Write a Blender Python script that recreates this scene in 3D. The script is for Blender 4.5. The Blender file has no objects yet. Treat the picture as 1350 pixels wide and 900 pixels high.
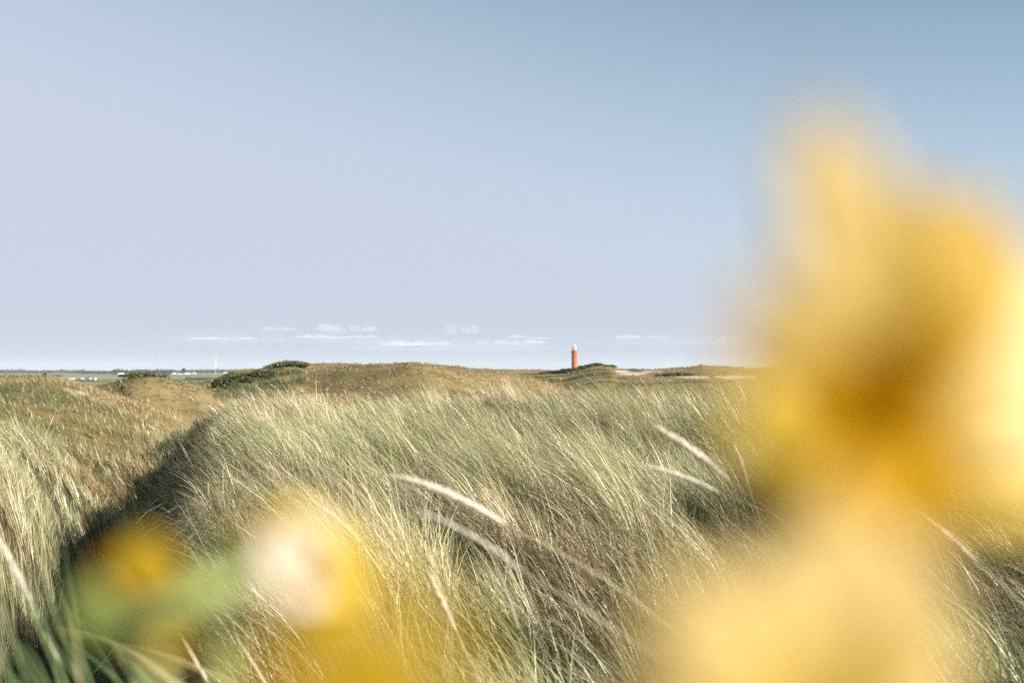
import bpy, bmesh, math, random
import numpy as np
from mathutils import Vector, Matrix

random.seed(7)
rng = np.random.default_rng(7)
R = math.radians
S = bpy.context.scene
C = S.collection
PI = math.pi

# ------------------------------------------------------------------ camera
ZC = 16.0                       # lens height above the polder
FPX = 1312.5                    # 35 mm on a 36 mm sensor, in pixels of a 1350 px frame
HOR = 487.0
PITCH = math.atan((HOR - 450.0) / FPX)
cam_d = bpy.data.cameras.new('camera')
cam = bpy.data.objects.new('camera', cam_d)
C.objects.link(cam)
cam.location = (0, 0, ZC)
cam.rotation_euler = (PI / 2 + PITCH, 0, 0)
cam_d.lens = 35
cam_d.sensor_width = 36
cam_d.clip_start = 0.01
cam_d.clip_end = 120000
cam_d.dof.use_dof = True
cam_d.dof.focus_distance = 9.0
cam_d.dof.aperture_fstop = 2.8
cam_d.dof.aperture_blades = 0
S.camera = cam
FW = np.array([0, math.cos(PITCH), math.sin(PITCH)])
UP = np.array([0, -math.sin(PITCH), math.cos(PITCH)])
RT = np.array([1.0, 0, 0])


def P(u, v, d):
    """the place d metres in front of the lens that the photo shows at (u, v)"""
    return np.array([0, 0, ZC]) + d * (FW + RT * (u - 675) / FPX - UP * (v - 450) / FPX)


# ------------------------------------------------------------------ tags
def tag(o, label, cat, group=None):
    o['label'] = label
    o['category'] = cat
    if group:
        o['group'] = group
    return o


def mesh_obj(name, verts, faces, mat, parent=None, smooth=False, mats=None):
    me = bpy.data.meshes.new(name)
    me.from_pydata([tuple(map(float, v)) for v in verts], [], [tuple(f) for f in faces])
    me.update()
    if mat is not None:
        me.materials.append(mat)
    if smooth:
        me.polygons.foreach_set('use_smooth', [True] * len(me.polygons))
    o = bpy.data.objects.new(name, me)
    C.objects.link(o)
    if parent is not None:
        o.parent = parent
    return o


def empty(name, loc, rz=0.0):
    o = bpy.data.objects.new(name, None)
    o.empty_display_size = 0.2
    C.objects.link(o)
    o.location = tuple(map(float, loc))
    o.rotation_euler = (0, 0, rz)
    return o


def grid_mesh(name, co, quads, mat, smooth=True, attrs=None, cols=None):
    """fast mesh from numpy arrays"""
    me = bpy.data.meshes.new(name)
    n, q = len(co), len(quads)
    me.vertices.add(n)
    me.vertices.foreach_set('co', np.ascontiguousarray(co, np.float32).ravel())
    me.loops.add(q * 4)
    me.loops.foreach_set('vertex_index', np.ascontiguousarray(quads, np.int32).ravel())
    me.polygons.add(q)
    me.polygons.foreach_set('loop_start', np.arange(0, q * 4, 4, dtype=np.int32))
    if smooth:
        me.polygons.foreach_set('use_smooth', np.ones(q, bool))
    me.update(calc_edges=True)
    for k, a in (attrs or {}).items():
        at = me.attributes.new(k, 'FLOAT', 'POINT')
        at.data.foreach_set('value', np.ascontiguousarray(a, np.float32).ravel())
    if cols is not None:
        at = me.attributes.new('tint', 'FLOAT_COLOR', 'POINT')
        c4 = np.ones((n, 4), np.float32)
        c4[:, :3] = cols
        at.data.foreach_set('color', c4.ravel())
    me.materials.append(mat)
    o = bpy.data.objects.new(name, me)
    C.objects.link(o)
    return o


# ------------------------------------------------------------------ materials
def new_mat(name):
    m = bpy.data.materials.new(name)
    m.use_nodes = True
    nt = m.node_tree
    nt.nodes.clear()
    out = nt.nodes.new('ShaderNodeOutputMaterial')
    return m, nt, out


def simple_mat(name, col, rough=0.8, noise=0.15, scale=1.0, spec=0.3, metal=0.0):
    m, nt, out = new_mat(name)
    b = nt.nodes.new('ShaderNodeBsdfPrincipled')
    tc = nt.nodes.new('ShaderNodeTexCoord')
    nz = nt.nodes.new('ShaderNodeTexNoise')
    nz.inputs['Scale'].default_value = scale
    nz.inputs['Detail'].default_value = 5
    nt.links.new(tc.outputs['Object'], nz.inputs['Vector'])
    rp = nt.nodes.new('ShaderNodeValToRGB')
    rp.color_ramp.elements[0].position = 0.3
    rp.color_ramp.elements[1].position = 0.7
    c = np.array(col)
    rp.color_ramp.elements[0].color = (*(c * (1 - noise)), 1)
    rp.color_ramp.elements[1].color = (*np.minimum(c * (1 + noise), 0.95), 1)
    nt.links.new(nz.outputs['Fac'], rp.inputs['Fac'])
    nt.links.new(rp.outputs['Color'], b.inputs['Base Color'])
    b.inputs['Roughness'].default_value = rough
    b.inputs['Specular IOR Level'].default_value = spec
    b.inputs['Metallic'].default_value = metal
    nt.links.new(b.outputs[0], out.inputs[0])
    return m


def leaf_mat(name, col=None, trans=0.35, gloss=0.06, rough=0.45, noise=0.0, scale=40.0, tint_attr=None, trans_tint=(1, 1, 1)):
    """thin plant tissue: diffuse + light coming through + a little sheen"""
    m, nt, out = new_mat(name)
    L = nt.links
    df = nt.nodes.new('ShaderNodeBsdfDiffuse')
    tr = nt.nodes.new('ShaderNodeBsdfTranslucent')
    gl = nt.nodes.new('ShaderNodeBsdfGlossy')
    gl.inputs['Roughness'].default_value = rough
    gl.inputs['Color'].default_value = (1, 1, 1, 1)
    if tint_attr:
        a = nt.nodes.new('ShaderNodeAttribute')
        a.attribute_name = tint_attr
        src = a.outputs['Color']
    else:
        a = nt.nodes.new('ShaderNodeRGB')
        a.outputs[0].default_value = (*col, 1)
        src = a.outputs[0]
    if noise > 0:
        tc = nt.nodes.new('ShaderNodeTexCoord')
        nz = nt.nodes.new('ShaderNodeTexNoise')
        nz.inputs['Scale'].default_value = scale
        nz.inputs['Detail'].default_value = 4
        L.new(tc.outputs['Object'], nz.inputs['Vector'])
        mr = nt.nodes.new('ShaderNodeMapRange')
        mr.inputs['From Min'].default_value = 0.3
        mr.inputs['From Max'].default_value = 0.7
        mr.inputs['To Min'].default_value = 1 - noise
        mr.inputs['To Max'].default_value = 1 + noise
        L.new(nz.outputs['Fac'], mr.inputs['Value'])
        vm = nt.nodes.new('ShaderNodeVectorMath')
        vm.operation = 'SCALE'
        L.new(src, vm.inputs[0])
        L.new(mr.outputs[0], vm.inputs['Scale'])
        src = vm.outputs[0]
    L.new(src, df.inputs['Color'])
    tm = nt.nodes.new('ShaderNodeVectorMath')
    tm.operation = 'MULTIPLY'
    tm.inputs[1].default_value = trans_tint
    L.new(src, tm.inputs[0])
    L.new(tm.outputs[0], tr.inputs['Color'])
    m1 = nt.nodes.new('ShaderNodeMixShader')
    m1.inputs[0].default_value = trans
    L.new(df.outputs[0], m1.inputs[1])
    L.new(tr.outputs[0], m1.inputs[2])
    m2 = nt.nodes.new('ShaderNodeMixShader')
    m2.inputs[0].default_value = gloss
    L.new(m1.outputs[0], m2.inputs[1])
    L.new(gl.outputs[0], m2.inputs[2])
    L.new(m2.outputs[0], out.inputs[0])
    return m


# ------------------------------------------------------------------ noise
def _hash(i, j, s):
    n = (i * 374761393 + j * 668265263 + s * 1442695041) & 0xFFFFFFFF
    n = ((n ^ (n >> 13)) * 1274126177) & 0xFFFFFFFF
    n = n ^ (n >> 16)
    return (n & 0xFFFF) / 65535.0


def vnoise(x, y, seed=0):
    x = np.asarray(x, float); y = np.asarray(y, float)
    i = np.floor(x).astype(np.int64); j = np.floor(y).astype(np.int64)
    fx = x - i; fy = y - j
    fx = fx * fx * fx * (fx * (fx * 6 - 15) + 10); fy = fy * fy * fy * (fy * (fy * 6 - 15) + 10)
    a = _hash(i, j, seed); b = _hash(i + 1, j, seed); c = _hash(i, j + 1, seed); d = _hash(i + 1, j + 1, seed)
    return (a + (b - a) * fx) * (1 - fy) + (c + (d - c) * fx) * fy * 1.0


def fbm(x, y, seed=0, octv=4, gain=0.5):
    s = 0; a = 1; t = 0
    for k in range(octv):
        s = s + a * (vnoise(x * 2 ** k + 17.3 * k, y * 2 ** k - 9.1 * k, seed + k) * 2 - 1)
        t += a; a *= gain
    return s / t


def sstep(a, b, x):
    t = np.clip((x - a) / (b - a), 0, 1)
    return t * t * (3 - 2 * t)


def smax(a, b, k):
    h = np.clip(0.5 + 0.5 * (a - b) / k, 0, 1)
    return b + (a - b) * h + k * h * (1 - h)


# ------------------------------------------------------------------ terrain
def ipx(u, pts):
    xs, ys = zip(*pts)
    return np.interp(u, xs, ys)


def ridge(u, y, sky, y0, sf, sb, floor=-9.0):
    """a dune ridge whose crest stands y0 metres out and shows at photo rows `sky`"""
    top = (HOR - ipx(u, sky)) / FPX * y0
    d = y - y0
    g = np.where(d < 0, np.exp(-(d / sf) ** 2), np.exp(-(d / sb) ** 2))
    return floor + (top - floor) * g


def gully_x(y):
    return -(0.440 - 0.0030 * np.clip(y, 0, 30)) * y - 0.05 + 0.12 * np.sin(y * 0.7)


def height(x, y):
    """ground height above the polder"""
    x = np.asarray(x, float); y = np.asarray(y, float)
    r = np.sqrt(x * x + y * y)
    yy = np.maximum(y, 0.5)
    u = 675 + FPX * x / yy
    u = np.clip(u, -2500, 3800)
    # the near bank the photographer stands on
    near = -1.42 + (0.14 + 0.14 * sstep(450, 750, u)) * sstep(2, 20, y)
    near = near - 0.30 * sstep(255, 195, u) * sstep(8, 20, y) + 0.22 * np.exp(-((u - 290) / 60) ** 2) * sstep(8, 14, y) - 0.10 * sstep(180, 40, u) * sstep(5, 14, y)
    near = near + 0.22 * fbm(x * 0.55, y * 0.55, 3, 3) + 0.36 * (np.maximum(fbm(x * 1.15, y * 1.15, 5, 2), -0.3) + 0.05) * sstep(1.5, 4, y) * (1 - 0.55 * sstep(9, 18, y))
    # hollow on the left, running away from the lens
    xg = gully_x(y)
    wg = 0.25 + 0.073 * np.maximum(y, 0)
    gd = 2.6 * sstep(1.2, 4.0, y) * (1 - 0.85 * sstep(15, 26, y))
    t = (x - xg) / wg
    t = np.where(t < 0, t * 1.35, t)
    near = near - gd * np.exp(-np.abs(t) ** np.where(t > 0, 4.0, 2.2))
    crest = 23 + 3 * fbm(x * 0.12, y * 0.02, 9, 2) - 2 * sstep(240, 80, u)
    near = near - 7.0 * sstep(0, 30, y - crest)
    near = near - 4.0 * sstep(8, 30, -y)
    mid = -9.0 + 0 * x
    lf = ridge(u, y, [(-900, 492), (-300, 496), (0, 499), (60, 500), (100, 505), (140, 519), (200, 535), (260, 560)], 52, 42, 18, -4.2)
    lf = lf - 2.2 * sstep(25, 16, y) * np.exp(-t ** 2) + 0.30 * fbm(x * 0.16, y * 0.16, 21, 4)
    l2 = ridge(u, y, [(60, 560), (120, 512), (150, 504), (175, 496), (195, 494), (215, 496), (235, 502), (265, 506), (290, 520)], 120, 32, 26)
    l2 = l2 + 0.35 * fbm(x * 0.10, y * 0.10, 31, 4)
    main = ridge(u, y, [(220, 560), (262, 506), (285, 500), (310, 489), (345, 485.5), (360, 480), (375, 476.5), (392, 476), (410, 479.5),
                        (430, 478.5), (455, 478.5), (480, 481), (515, 481), (540, 479), (565, 480.5), (600, 484), (640, 488), (700, 498), (760, 520)],
                 165 + 12 * np.sin(u * 0.02), 62, 45)
    main = main + 0.55 * fbm(x * 0.055, y * 0.055, 41, 5) + 0.35 * fbm(x * 0.16, y * 0.12, 43, 3)
    far = ridge(u, y, [(480, 520), (560, 493), (640, 488.5), (700, 489), (745, 490), (765, 487), (785, 484.5), (805, 484.5), (815, 488),
                       (860, 488.5), (900, 486), (925, 483), (960, 484), (1000, 485), (1100, 483), (1300, 485), (1700, 484), (2400, 486)],
                330 + 25 * np.sin(u * 0.013), 150, 120, -10)
    far = far + 0.9 * fbm(x * 0.03, y * 0.03, 51, 5)
    f2 = ridge(u, y, [(500, 500), (640, 489.5), (740, 488.6), (900, 488.2), (1200, 487), (2500, 487)], 900, 350, 300, -12)
    f2 = f2 + 1.5 * fbm(x * 0.01, y * 0.01, 61, 4)
    dn = smax(smax(smax(lf, l2, 0.5), main, 0.8), smax(far, f2, 0.8), 0.8)
    # ease the far layers in
    dn = np.where(y > 5, dn, -9)
    out = smax(near, smax(dn, mid, 1.0), 0.35)
    # everything sinks to the flat polder far out
    edge = np.where(u < 560, 330.0, 1700.0)
    edge = np.interp(u, [0, 260, 420, 560, 700], [260, 330, 420, 900, 1700])
    k = sstep(1.0, 1.35, r / edge) if True else 0
    back = sstep(30, 120, -y)
    out = out * (1 - k) + (-ZC) * k
    out = out * (1 - back) + (-9 + 1.5 * fbm(x * .03, y * .03, 77, 3)) * back * (1 - k) + out * back * k
    return out + ZC


def polar(y):
    return y


# the ground sheet: rings that widen with distance, finer in front of the lens
def build_ground(mat):
    ang = np.concatenate([np.linspace(-PI / 2 - 0.0, -0.62, 70, endpoint=False), np.linspace(-0.62, 0.62, 520, endpoint=False),
                          np.linspace(0.62, PI / 2, 70, endpoint=False), np.linspace(PI / 2, 1.5 * PI, 70, endpoint=False)])
    rad = [0.25]
    while rad[-1] < 14000:
        q = 1.018 if rad[-1] < 700 else 1.05
        rad.append(rad[-1] * q + 0.01)
    rad = np.array(rad)
    A, Rr = np.meshgrid(ang, rad)
    X = Rr * np.sin(A); Y = Rr * np.cos(A)
    Z = height(X, Y)
    na, nr = len(ang), len(rad)
    co = np.stack([X.ravel(), Y.ravel(), Z.ravel()], 1)
    co = np.vstack([co, [[0, 0, float(height(np.array([0.0]), np.array([0.01]))[0])]]])
    i, j = np.meshgrid(np.arange(nr - 1), np.arange(na), indexing='ij')
    jn = (j + 1) % na
    quads = np.stack([i * na + j, i * na + jn, (i + 1) * na + jn, (i + 1) * na + j], -1).reshape(-1, 4)[:, ::-1]
    x, y = co[:, 0], co[:, 1]
    u = 675 + FPX * x / np.maximum(y, 0.5)
    sand = sand_mask(x, y)
    flat = 1 - sstep(0.3, 2.5, co[:, 2])
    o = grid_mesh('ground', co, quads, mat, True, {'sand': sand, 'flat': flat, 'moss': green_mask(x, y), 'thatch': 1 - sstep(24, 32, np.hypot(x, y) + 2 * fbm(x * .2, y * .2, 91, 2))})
    # close the middle
    o['kind'] = 'structure'
    return o


SAND = [  # (column, row, half width, half height) of bare sand seen on the dune faces, metres out from .. to
    (106, 519, 15, 3.2, 26, 90), (128, 525, 9, 2.0, 26, 90), (140, 531, 5, 2.2, 26, 90), (90, 514, 8, 2.0, 26, 90), (163, 521, 2.2, 6, 26, 110),
    (835, 493, 20, 2.2, 150, 700), (822, 489.5, 9, 1.5, 150, 700), (915, 497, 20, 1.5, 120, 700), (965, 497, 30, 2, 120, 700), (690, 490, 22, 0.7, 200, 1500), (860, 489.5, 16, 0.8, 200, 1500)]


def sand_mask(x, y):
    yy = np.maximum(y, 0.5)
    u = 675 + FPX * x / yy
    v = HOR - (height(x, y) - ZC) / yy * FPX
    m = np.zeros_like(x)
    wob = 0.9 * fbm(x * 0.5, y * 0.3, 88, 3)
    for (su, sv, hw, hh, ya, yb) in SAND:
        d = ((u - su) / hw) ** 2 + ((v - sv) / hh) ** 2 + wob
        m = np.maximum(m, (1 - sstep(0.5, 1.2, d)) * (y > ya) * (y < yb))
    return m


def green_mask(x, y):
    """where scrub and moss colour the dunes dark green"""
    u = 675 + FPX * x / np.maximum(y, 0.5)
    e = 14 * fbm(x * .25, y * .25, 220, 3)
    a = sstep(415, 390, u + e) * sstep(270, 285, u + e) * sstep(95, 120, y) * (1 - sstep(190, 230, y))
    b = sstep(150, 160, u + e) * sstep(228, 210, u + e) * sstep(105, 116, y) * (1 - sstep(130, 150, y)) * 0.8
    c = sstep(480, 520, u + 2 * e) * sstep(1000, 900, u) * sstep(190, 230, y) * (1 - sstep(300, 330, y)) * sstep(0.0, 0.35, fbm(x * .05, y * .12, 230, 3))
    return np.clip(a + b + c, 0, 1) * sstep(-0.45, 0.05, fbm(x * .35, y * .35, 222, 3))


def ground_mat():
    m, nt, out = new_mat('dune_soil')
    L = nt.links
    N = nt.nodes.new
    b = N('ShaderNodeBsdfPrincipled')
    b.inputs['Roughness'].default_value = 0.95
    b.inputs['Specular IOR Level'].default_value = 0.1
    tc = N('ShaderNodeTexCoord')

    def noise(scale, det=5, rough=0.6):
        n = N('ShaderNodeTexNoise')
        n.inputs['Scale'].default_value = scale
        n.inputs['Detail'].default_value = det
        n.inputs['Roughness'].default_value = rough
        L.new(tc.outputs['Object'], n.inputs['Vector'])
        return n.outputs['Fac']

    def ramp(src, stops):
        r = N('ShaderNodeValToRGB')
        e = r.color_ramp.elements
        while len(e) < len(stops):
            e.new(0.5)
        for k, (p, c) in enumerate(stops):
            e[k].position = p
            e[k].color = (*c, 1)
        L.new(src, r.inputs['Fac'])
        return r.outputs['Color']

    def mix(f, a, c):
        n = N('ShaderNodeMix')
        n.data_type = 'RGBA'
        if isinstance(f, float):
            n.inputs[0].default_value = f
        else:
            L.new(f, n.inputs[0])
        for s, v in ((6, a), (7, c)):
            if isinstance(v, tuple):
                n.inputs[s].default_value = (*v, 1)
            else:
                L.new(v, n.inputs[s])
        return n.outputs[2]
    base = ramp(noise(0.09, 9, 0.68), [(0.30, (0.050, 0.062, 0.022)), (0.42, (0.15, 0.122, 0.055)), (0.52, (0.255, 0.19, 0.085)), (0.72, (0.34, 0.26, 0.13))])
    fine = ramp(noise(1.6, 6, 0.7), [(0.33, (0.055, 0.058, 0.02)), (0.62, (0.25, 0.19, 0.09))])
    veg0 = mix(0.40, base, fine)
    ath = N('ShaderNodeAttribute'); ath.attribute_name = 'thatch'
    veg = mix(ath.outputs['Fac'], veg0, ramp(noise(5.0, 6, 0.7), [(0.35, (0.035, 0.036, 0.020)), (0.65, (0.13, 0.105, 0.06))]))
    at = N('ShaderNodeAttribute'); at.attribute_name = 'sand'
    af = N('ShaderNodeAttribute'); af.attribute_name = 'flat'
    sandc = ramp(noise(3.0, 5), [(0.3, (0.42, 0.35, 0.27)), (0.7, (0.55, 0.47, 0.38))])
    amo = N('ShaderNodeAttribute'); amo.attribute_name = 'moss'
    veg = mix(amo.outputs['Fac'], veg, ramp(noise(1.2, 6, 0.7), [(0.35, (0.028, 0.038, 0.014)), (0.65, (0.085, 0.095, 0.034))]))
    c1 = mix(at.outputs['Fac'], veg, sandc)
    # polder fields: long strips of crops, pasture and stubble
    mp = N('ShaderNodeMapping')
    mp.inputs['Scale'].default_value = (1 / 340, 1 / 620, 1)
    mp.inputs['Rotation'].default_value = (0, 0, 0.25)
    L.new(tc.outputs['Object'], mp.inputs['Vector'])
    vo = N('ShaderNodeTexVoronoi')
    vo.distance = 'CHEBYCHEV'
    vo.inputs['Scale'].default_value = 1.0
    vo.inputs['Randomness'].default_value = 0.75
    L.new(mp.outputs[0], vo.inputs['Vector'])
    sep = N('ShaderNodeSeparateColor')
    L.new(vo.outputs['Color'], sep.inputs[0])
    fld = ramp(sep.outputs[0], [(0.0, (0.06, 0.10, 0.035)), (0.3, (0.10, 0.15, 0.05)), (0.5, (0.20, 0.19, 0.13)), (0.68, (0.14, 0.19, 0.07)), (0.85, (0.27, 0.24, 0.17)), (1.0, (0.09, 0.13, 0.05))])
    fld = mix(0.35, fld, ramp(noise(0.01, 6), [(0.35, (0.16, 0.19, 0.11)), (0.65, (0.30, 0.29, 0.22))]))
    c2 = mix(af.outputs['Fac'], c1, fld)
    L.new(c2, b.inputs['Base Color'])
    bp = N('ShaderNodeBump')
    bp.inputs['Strength'].default_value = 0.6
    bp.inputs['Distance'].default_value = 0.15
    L.new(noise(2.2, 7, 0.7), bp.inputs['Height'])
    L.new(bp.outputs[0], b.inputs['Normal'])
    L.new(b.outputs[0], out.inputs[0])
    return m


ground = build_ground(ground_mat())


# ------------------------------------------------------------------ grass
def blades(base, L, w, th0, th1, az, col0, col1, nseg=6, sway=0.0, width_dir=None, pw=1.3):
    """curved tapering blades; returns co, quads, cols. th = angle from vertical, az = compass of the lean"""
    n = len(L)
    t = np.linspace(0, 1, nseg + 1)
    th = th0[:, None] + (th1 - th0)[:, None] * t[None, :] ** pw
    dl = (L / nseg)[:, None]
    thm = 0.5 * (th[:, 1:] + th[:, :-1])
    hz = np.concatenate([np.zeros((n, 1)), np.cumsum(np.sin(thm) * dl, 1)], 1)
    vt = np.concatenate([np.zeros((n, 1)), np.cumsum(np.cos(thm) * dl, 1)], 1)
    azs = az[:, None] + sway * (t[None, :] ** 2) * rng.uniform(-1, 1, (n, 1))
    dx, dy = np.cos(azs), np.sin(azs)
    cx = base[:, 0:1] + hz * dx; cy = base[:, 1:2] + hz * dy; cz = base[:, 2:3] + vt
    tw = rng.uniform(-1.2, 1.2, (n, 1)) + az[:, None] + PI / 2
    prof = np.clip(np.minimum(0.55 + 2 * t, 1.0) * (1 - t ** 2.2) + 0.06, 0, 1)[None, :]
    hw = 0.5 * w[:, None] * prof
    sx, sy = np.cos(tw) * hw, np.sin(tw) * hw
    a = np.stack([cx - sx, cy - sy, cz], -1)
    b = np.stack([cx + sx, cy + sy, cz + 0.15 * hw], -1)
    co = np.stack([a, b], 2).reshape(-1, 3)          # n, seg, 2
    m = (nseg + 1) * 2
    k = np.arange(nseg)
    q = np.stack([2 * k, 2 * k + 1, 2 * k + 3, 2 * k + 2], 1)
    quads = (np.arange(n)[:, None, None] * m + q[None]).reshape(-1, 4)
    tt = t[None, :, None]
    cc = col0[:, None, :] * (1 - tt) + col1[:, None, :] * tt
    cols = np.repeat(cc[:, :, None, :], 2, 2).reshape(-1, 3)
    return co, quads, cols


def join(parts):
    co, qd, cl, off = [], [], [], 0
    for c, q, k in parts:
        co.append(c); qd.append(q + off); cl.append(k); off += len(c)
    return np.vstack(co), np.vstack(qd), np.vstack(cl)


GREEN = np.array([0.20, 0.255, 0.105])
BLUEG = np.array([0.335, 0.395, 0.225])
OLIVE = np.array([0.46, 0.46, 0.225])
STRAW = np.array([0.66, 0.56, 0.36])
BROWN = np.array([0.33, 0.245, 0.14])
PALE = np.array([0.70, 0.62, 0.50])

M_GRASS = leaf_mat('marram_blade', tint_attr='tint', trans=0.36, gloss=0.05, rough=0.4)


def in_view(x, y, left=-120, right=1470):
    u = 675 + FPX * x / np.maximum(y, 0.01)
    return (u > left) & (u < right) & (y > 0)


def tuft_field(ymin, ymax, dens, nb, Lr, wpx, wmin, nseg, extra_side=1.0, cull=True):
    half = 0.62 * ymax + extra_side
    n = int(dens * 2 * half * (ymax - ymin))
    x = rng.uniform(-half, half, n); y = rng.uniform(ymin, ymax, n)
    if cull:
        k = (np.abs(x) < 0.60 * y + extra_side)
        x, y = x[k], y[k]
    return x, y


def u_of(x, y):
    return 675 + FPX * x / np.maximum(y, 0.5)


def near_grass():
    parts = []
    bands = [(-3.0, 1.3, 9, 30), (1.3, 4.5, 12, 66), (4.5, 9, 10, 62), (9, 16, 9, 46), (16, 27, 8.5, 32), (27, 36, 5, 16)]
    for (y0, y1, dens, nb) in bands:
        half = 0.62 * y1 + 1.6
        n = int(dens * 2 * half * (y1 - y0))
        x = rng.uniform(-half, half, n); y = rng.uniform(y0, y1, n)
        k = np.abs(x) < 0.60 * np.maximum(y, 0) + 1.6
        x, y = x[k], y[k]
        rr = np.hypot(x, y)
        k = rr > 0.75
        x, y = x[k], y[k]
        # gaps and clumps
        cl = fbm(x * 1.15, y * 1.15, 5, 2)
        keep = rng.uniform(0, 1, len(x)) < np.clip(0.70 + 1.6 * cl, 0.22, 1)
        # sparse in the hollow floor
        xg = gully_x(y)
        wg = 0.25 + 0.073 * np.maximum(y, 0)
        tg = (x - xg) / wg
        keep |= (np.abs(tg) < 1.6) & (rng.uniform(0, 1, len(x)) < 0.75)
        keep |= (u_of(x, y) < 150) & (rng.uniform(0, 1, len(x)) < 0.7)
        keep &= ~((u_of(x, y) < 200 + 30 * fbm(x * .5, y * .5, 105, 2)) & (y > 21.0 + 2.5 * fbm(x * .4, y * .4, 106, 2)))
        x, y, cl = x[keep], y[keep], cl[keep]
        nt = len(x)
        # tuft-level properties
        flow = fbm(x * 0.35, y * 0.35, 111, 3)
        e_ = 0.12
        gx = (fbm((x + e_) * 1.15, y * 1.15, 5, 2) - fbm((x - e_) * 1.15, y * 1.15, 5, 2)) / (2 * e_)
        gy = (fbm(x * 1.15, (y + e_) * 1.15, 5, 2) - fbm(x * 1.15, (y - e_) * 1.15, 5, 2)) / (2 * e_)
        wa = PI + 0.10 + 0.7 * flow + rng.normal(0, 0.2, nt)
        taz = np.arctan2(np.sin(wa) - 0.55 * gy, np.cos(wa) - 0.45 * gx)        # tips blown to the left
        tl = rng.uniform(0.5, 1.0, nt) * (1 + 0.55 * np.clip(cl, -0.6, 0.5))
        u = 675 + FPX * x / np.maximum(y, 0.5)
        # drier to the middle left, greener to the right and near the lens
        dry = 0.43 + 0.75 * fbm(x * 0.45, y * 0.45, 131, 3) + 0.20 * sstep(700, 300, u) * sstep(14, 5, y) - 0.20 * sstep(4.0, 2.0, y) + 0.10 * sstep(12, 24, y)
        dry = dry + rng.normal(0, 0.20, nt)
        bend = 0.98 + 0.55 * fbm(x * 0.5, y * 0.5, 141, 2) + 0.35 * sstep(600, 300, u) * sstep(14, 6, y) - 0.30 * sstep(10, 22, y) + 0.55 * sstep(6.0, 2.5, y) * sstep(450, 700, u)
        idx = np.repeat(np.arange(nt), nb)
        n = len(idx)
        rad = np.abs(rng.normal(0, 0.085, n)) + 0.01
        an = rng.uniform(0, 2 * PI, n)
        bx = x[idx] + rad * np.cos(an); by = y[idx] + rad * np.sin(an)
        bz = height(bx, by) - 0.02
        L = tl[idx] * rng.uniform(0.55, 1.08, n)
        # keep the lens clear
        rr = np.hypot(bx, by)
        L = np.where(rr < 1.3, np.minimum(L, 0.55), L)
        tb = (bx - gully_x(by)) / (0.25 + 0.073 * np.maximum(by, 0))
        L = L * (1 - 0.45 * np.exp(-tb ** 2)) * (1 - 0.45 * np.exp(-((tb - 0.75) / 0.4) ** 2) * (by > 2))
        hollow_shade = np.exp(-(tb - 0.1) ** 2 * 1.4)  # shade of the hollow put into the blade colour as darker green
        fan = 0.75 * rad / 0.085
        az = np.arctan2(np.sin(taz[idx]) * 1.15 + fan * 0.55 * np.sin(an), np.cos(taz[idx]) * 1.15 + fan * 0.55 * np.cos(an)) + rng.normal(0, 0.16, n)
        # blades cannot lie into the slope behind them
        slope = (height(bx + 0.25 * np.cos(az), by + 0.25 * np.sin(az)) - height(bx, by)) / 0.25
        lim = np.maximum(0.22, PI / 2 - np.arctan(slope) - 0.22)
        th0 = np.abs(rng.normal(0.24, 0.16, n)) + 0.22 * bend[idx]
        th1 = th0 + np.clip(bend[idx] * 1.0 + rng.normal(0.20, 0.32, n), 0.1, 2.0)
        th0 = np.minimum(th0, lim * 0.55)
        th1 = np.where(slope > 0.12, np.minimum(th1, lim), th1)
        dry_b = dry[idx] + rng.normal(0, 0.17, n) - 0.45 * hollow_shade
        f = sstep(0.25, 0.8, dry_b)[:, None]
        g = np.where(rng.uniform(0, 1, (n, 1)) < 0.45, BLUEG, np.where(rng.uniform(0, 1, (n, 1)) < 0.5, GREEN, OLIVE))
        s = np.where(rng.uniform(0, 1, (n, 1)) < 0.25, BROWN, np.where(rng.uniform(0, 1, (n, 1)) < 0.3, PALE, STRAW))
        c1 = g * (1 - f) + s * f
        c1 = c1 * rng.uniform(0.75, 1.2, (n, 1))
        c0 = c1 * 0.85 + 0.15 * BROWN
        c1 = c1 * 0.8 + 0.2 * STRAW
        w = np.maximum(rng.uniform(0.003, 0.0062, n), 0.55 * rr / 995 * rng.uniform(0.7, 1.3, n))
        parts.append(blades(np.stack([bx, by, bz], 1), L, w, th0, th1, az, c0, c1, 6 if y1 < 10 else 5, sway=0.35))
        # thin flowering stalks with pale heads
        ns = int(nt * (0.12 if y0 > 4 else 0.05))
        if y0 < 1.2:
            continue
        ii = rng.integers(0, nt, ns)
        sx = x[ii] + rng.normal(0, .05, ns); sy = y[ii] + rng.normal(0, .05, ns)
        sl = rng.uniform(0.62, 0.98, ns)
        rr = np.hypot(sx, sy)
        saz = taz[ii] + rng.normal(0, 0.35, ns)
        a0 = rng.uniform(0.2, 0.5, ns); a1 = a0 + rng.uniform(0.15, 0.7, ns)
        sw = np.maximum(0.0022, 0.30 * rr / 995)
        col = PALE[None] * rng.uniform(0.85, 1.2, (ns, 1))
        hb = np.stack([sx, sy, height(sx, sy)], 1)
        parts.append(blades(hb, sl, sw, a0, a1, saz, col * 0.8, col, 6, 0))
        # the head follows the last stretch of the stalk
        t = np.linspace(0, 1, 7)
        th = a0[:, None] + (a1 - a0)[:, None] * t[None] ** 1.3
        thm = 0.5 * (th[:, 1:] + th[:, :-1])
        hz = np.sum(np.sin(thm[:, :5]), 1) * sl / 6; vz = np.sum(np.cos(thm[:, :5]), 1) * sl / 6
        hp = hb + np.stack([hz * np.cos(saz), hz * np.sin(saz), vz], 1)
        hl = rng.uniform(0.12, 0.2, ns)
        hw = np.maximum(rng.uniform(0.006, 0.010, ns), 0.6 * rr / 995)
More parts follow.
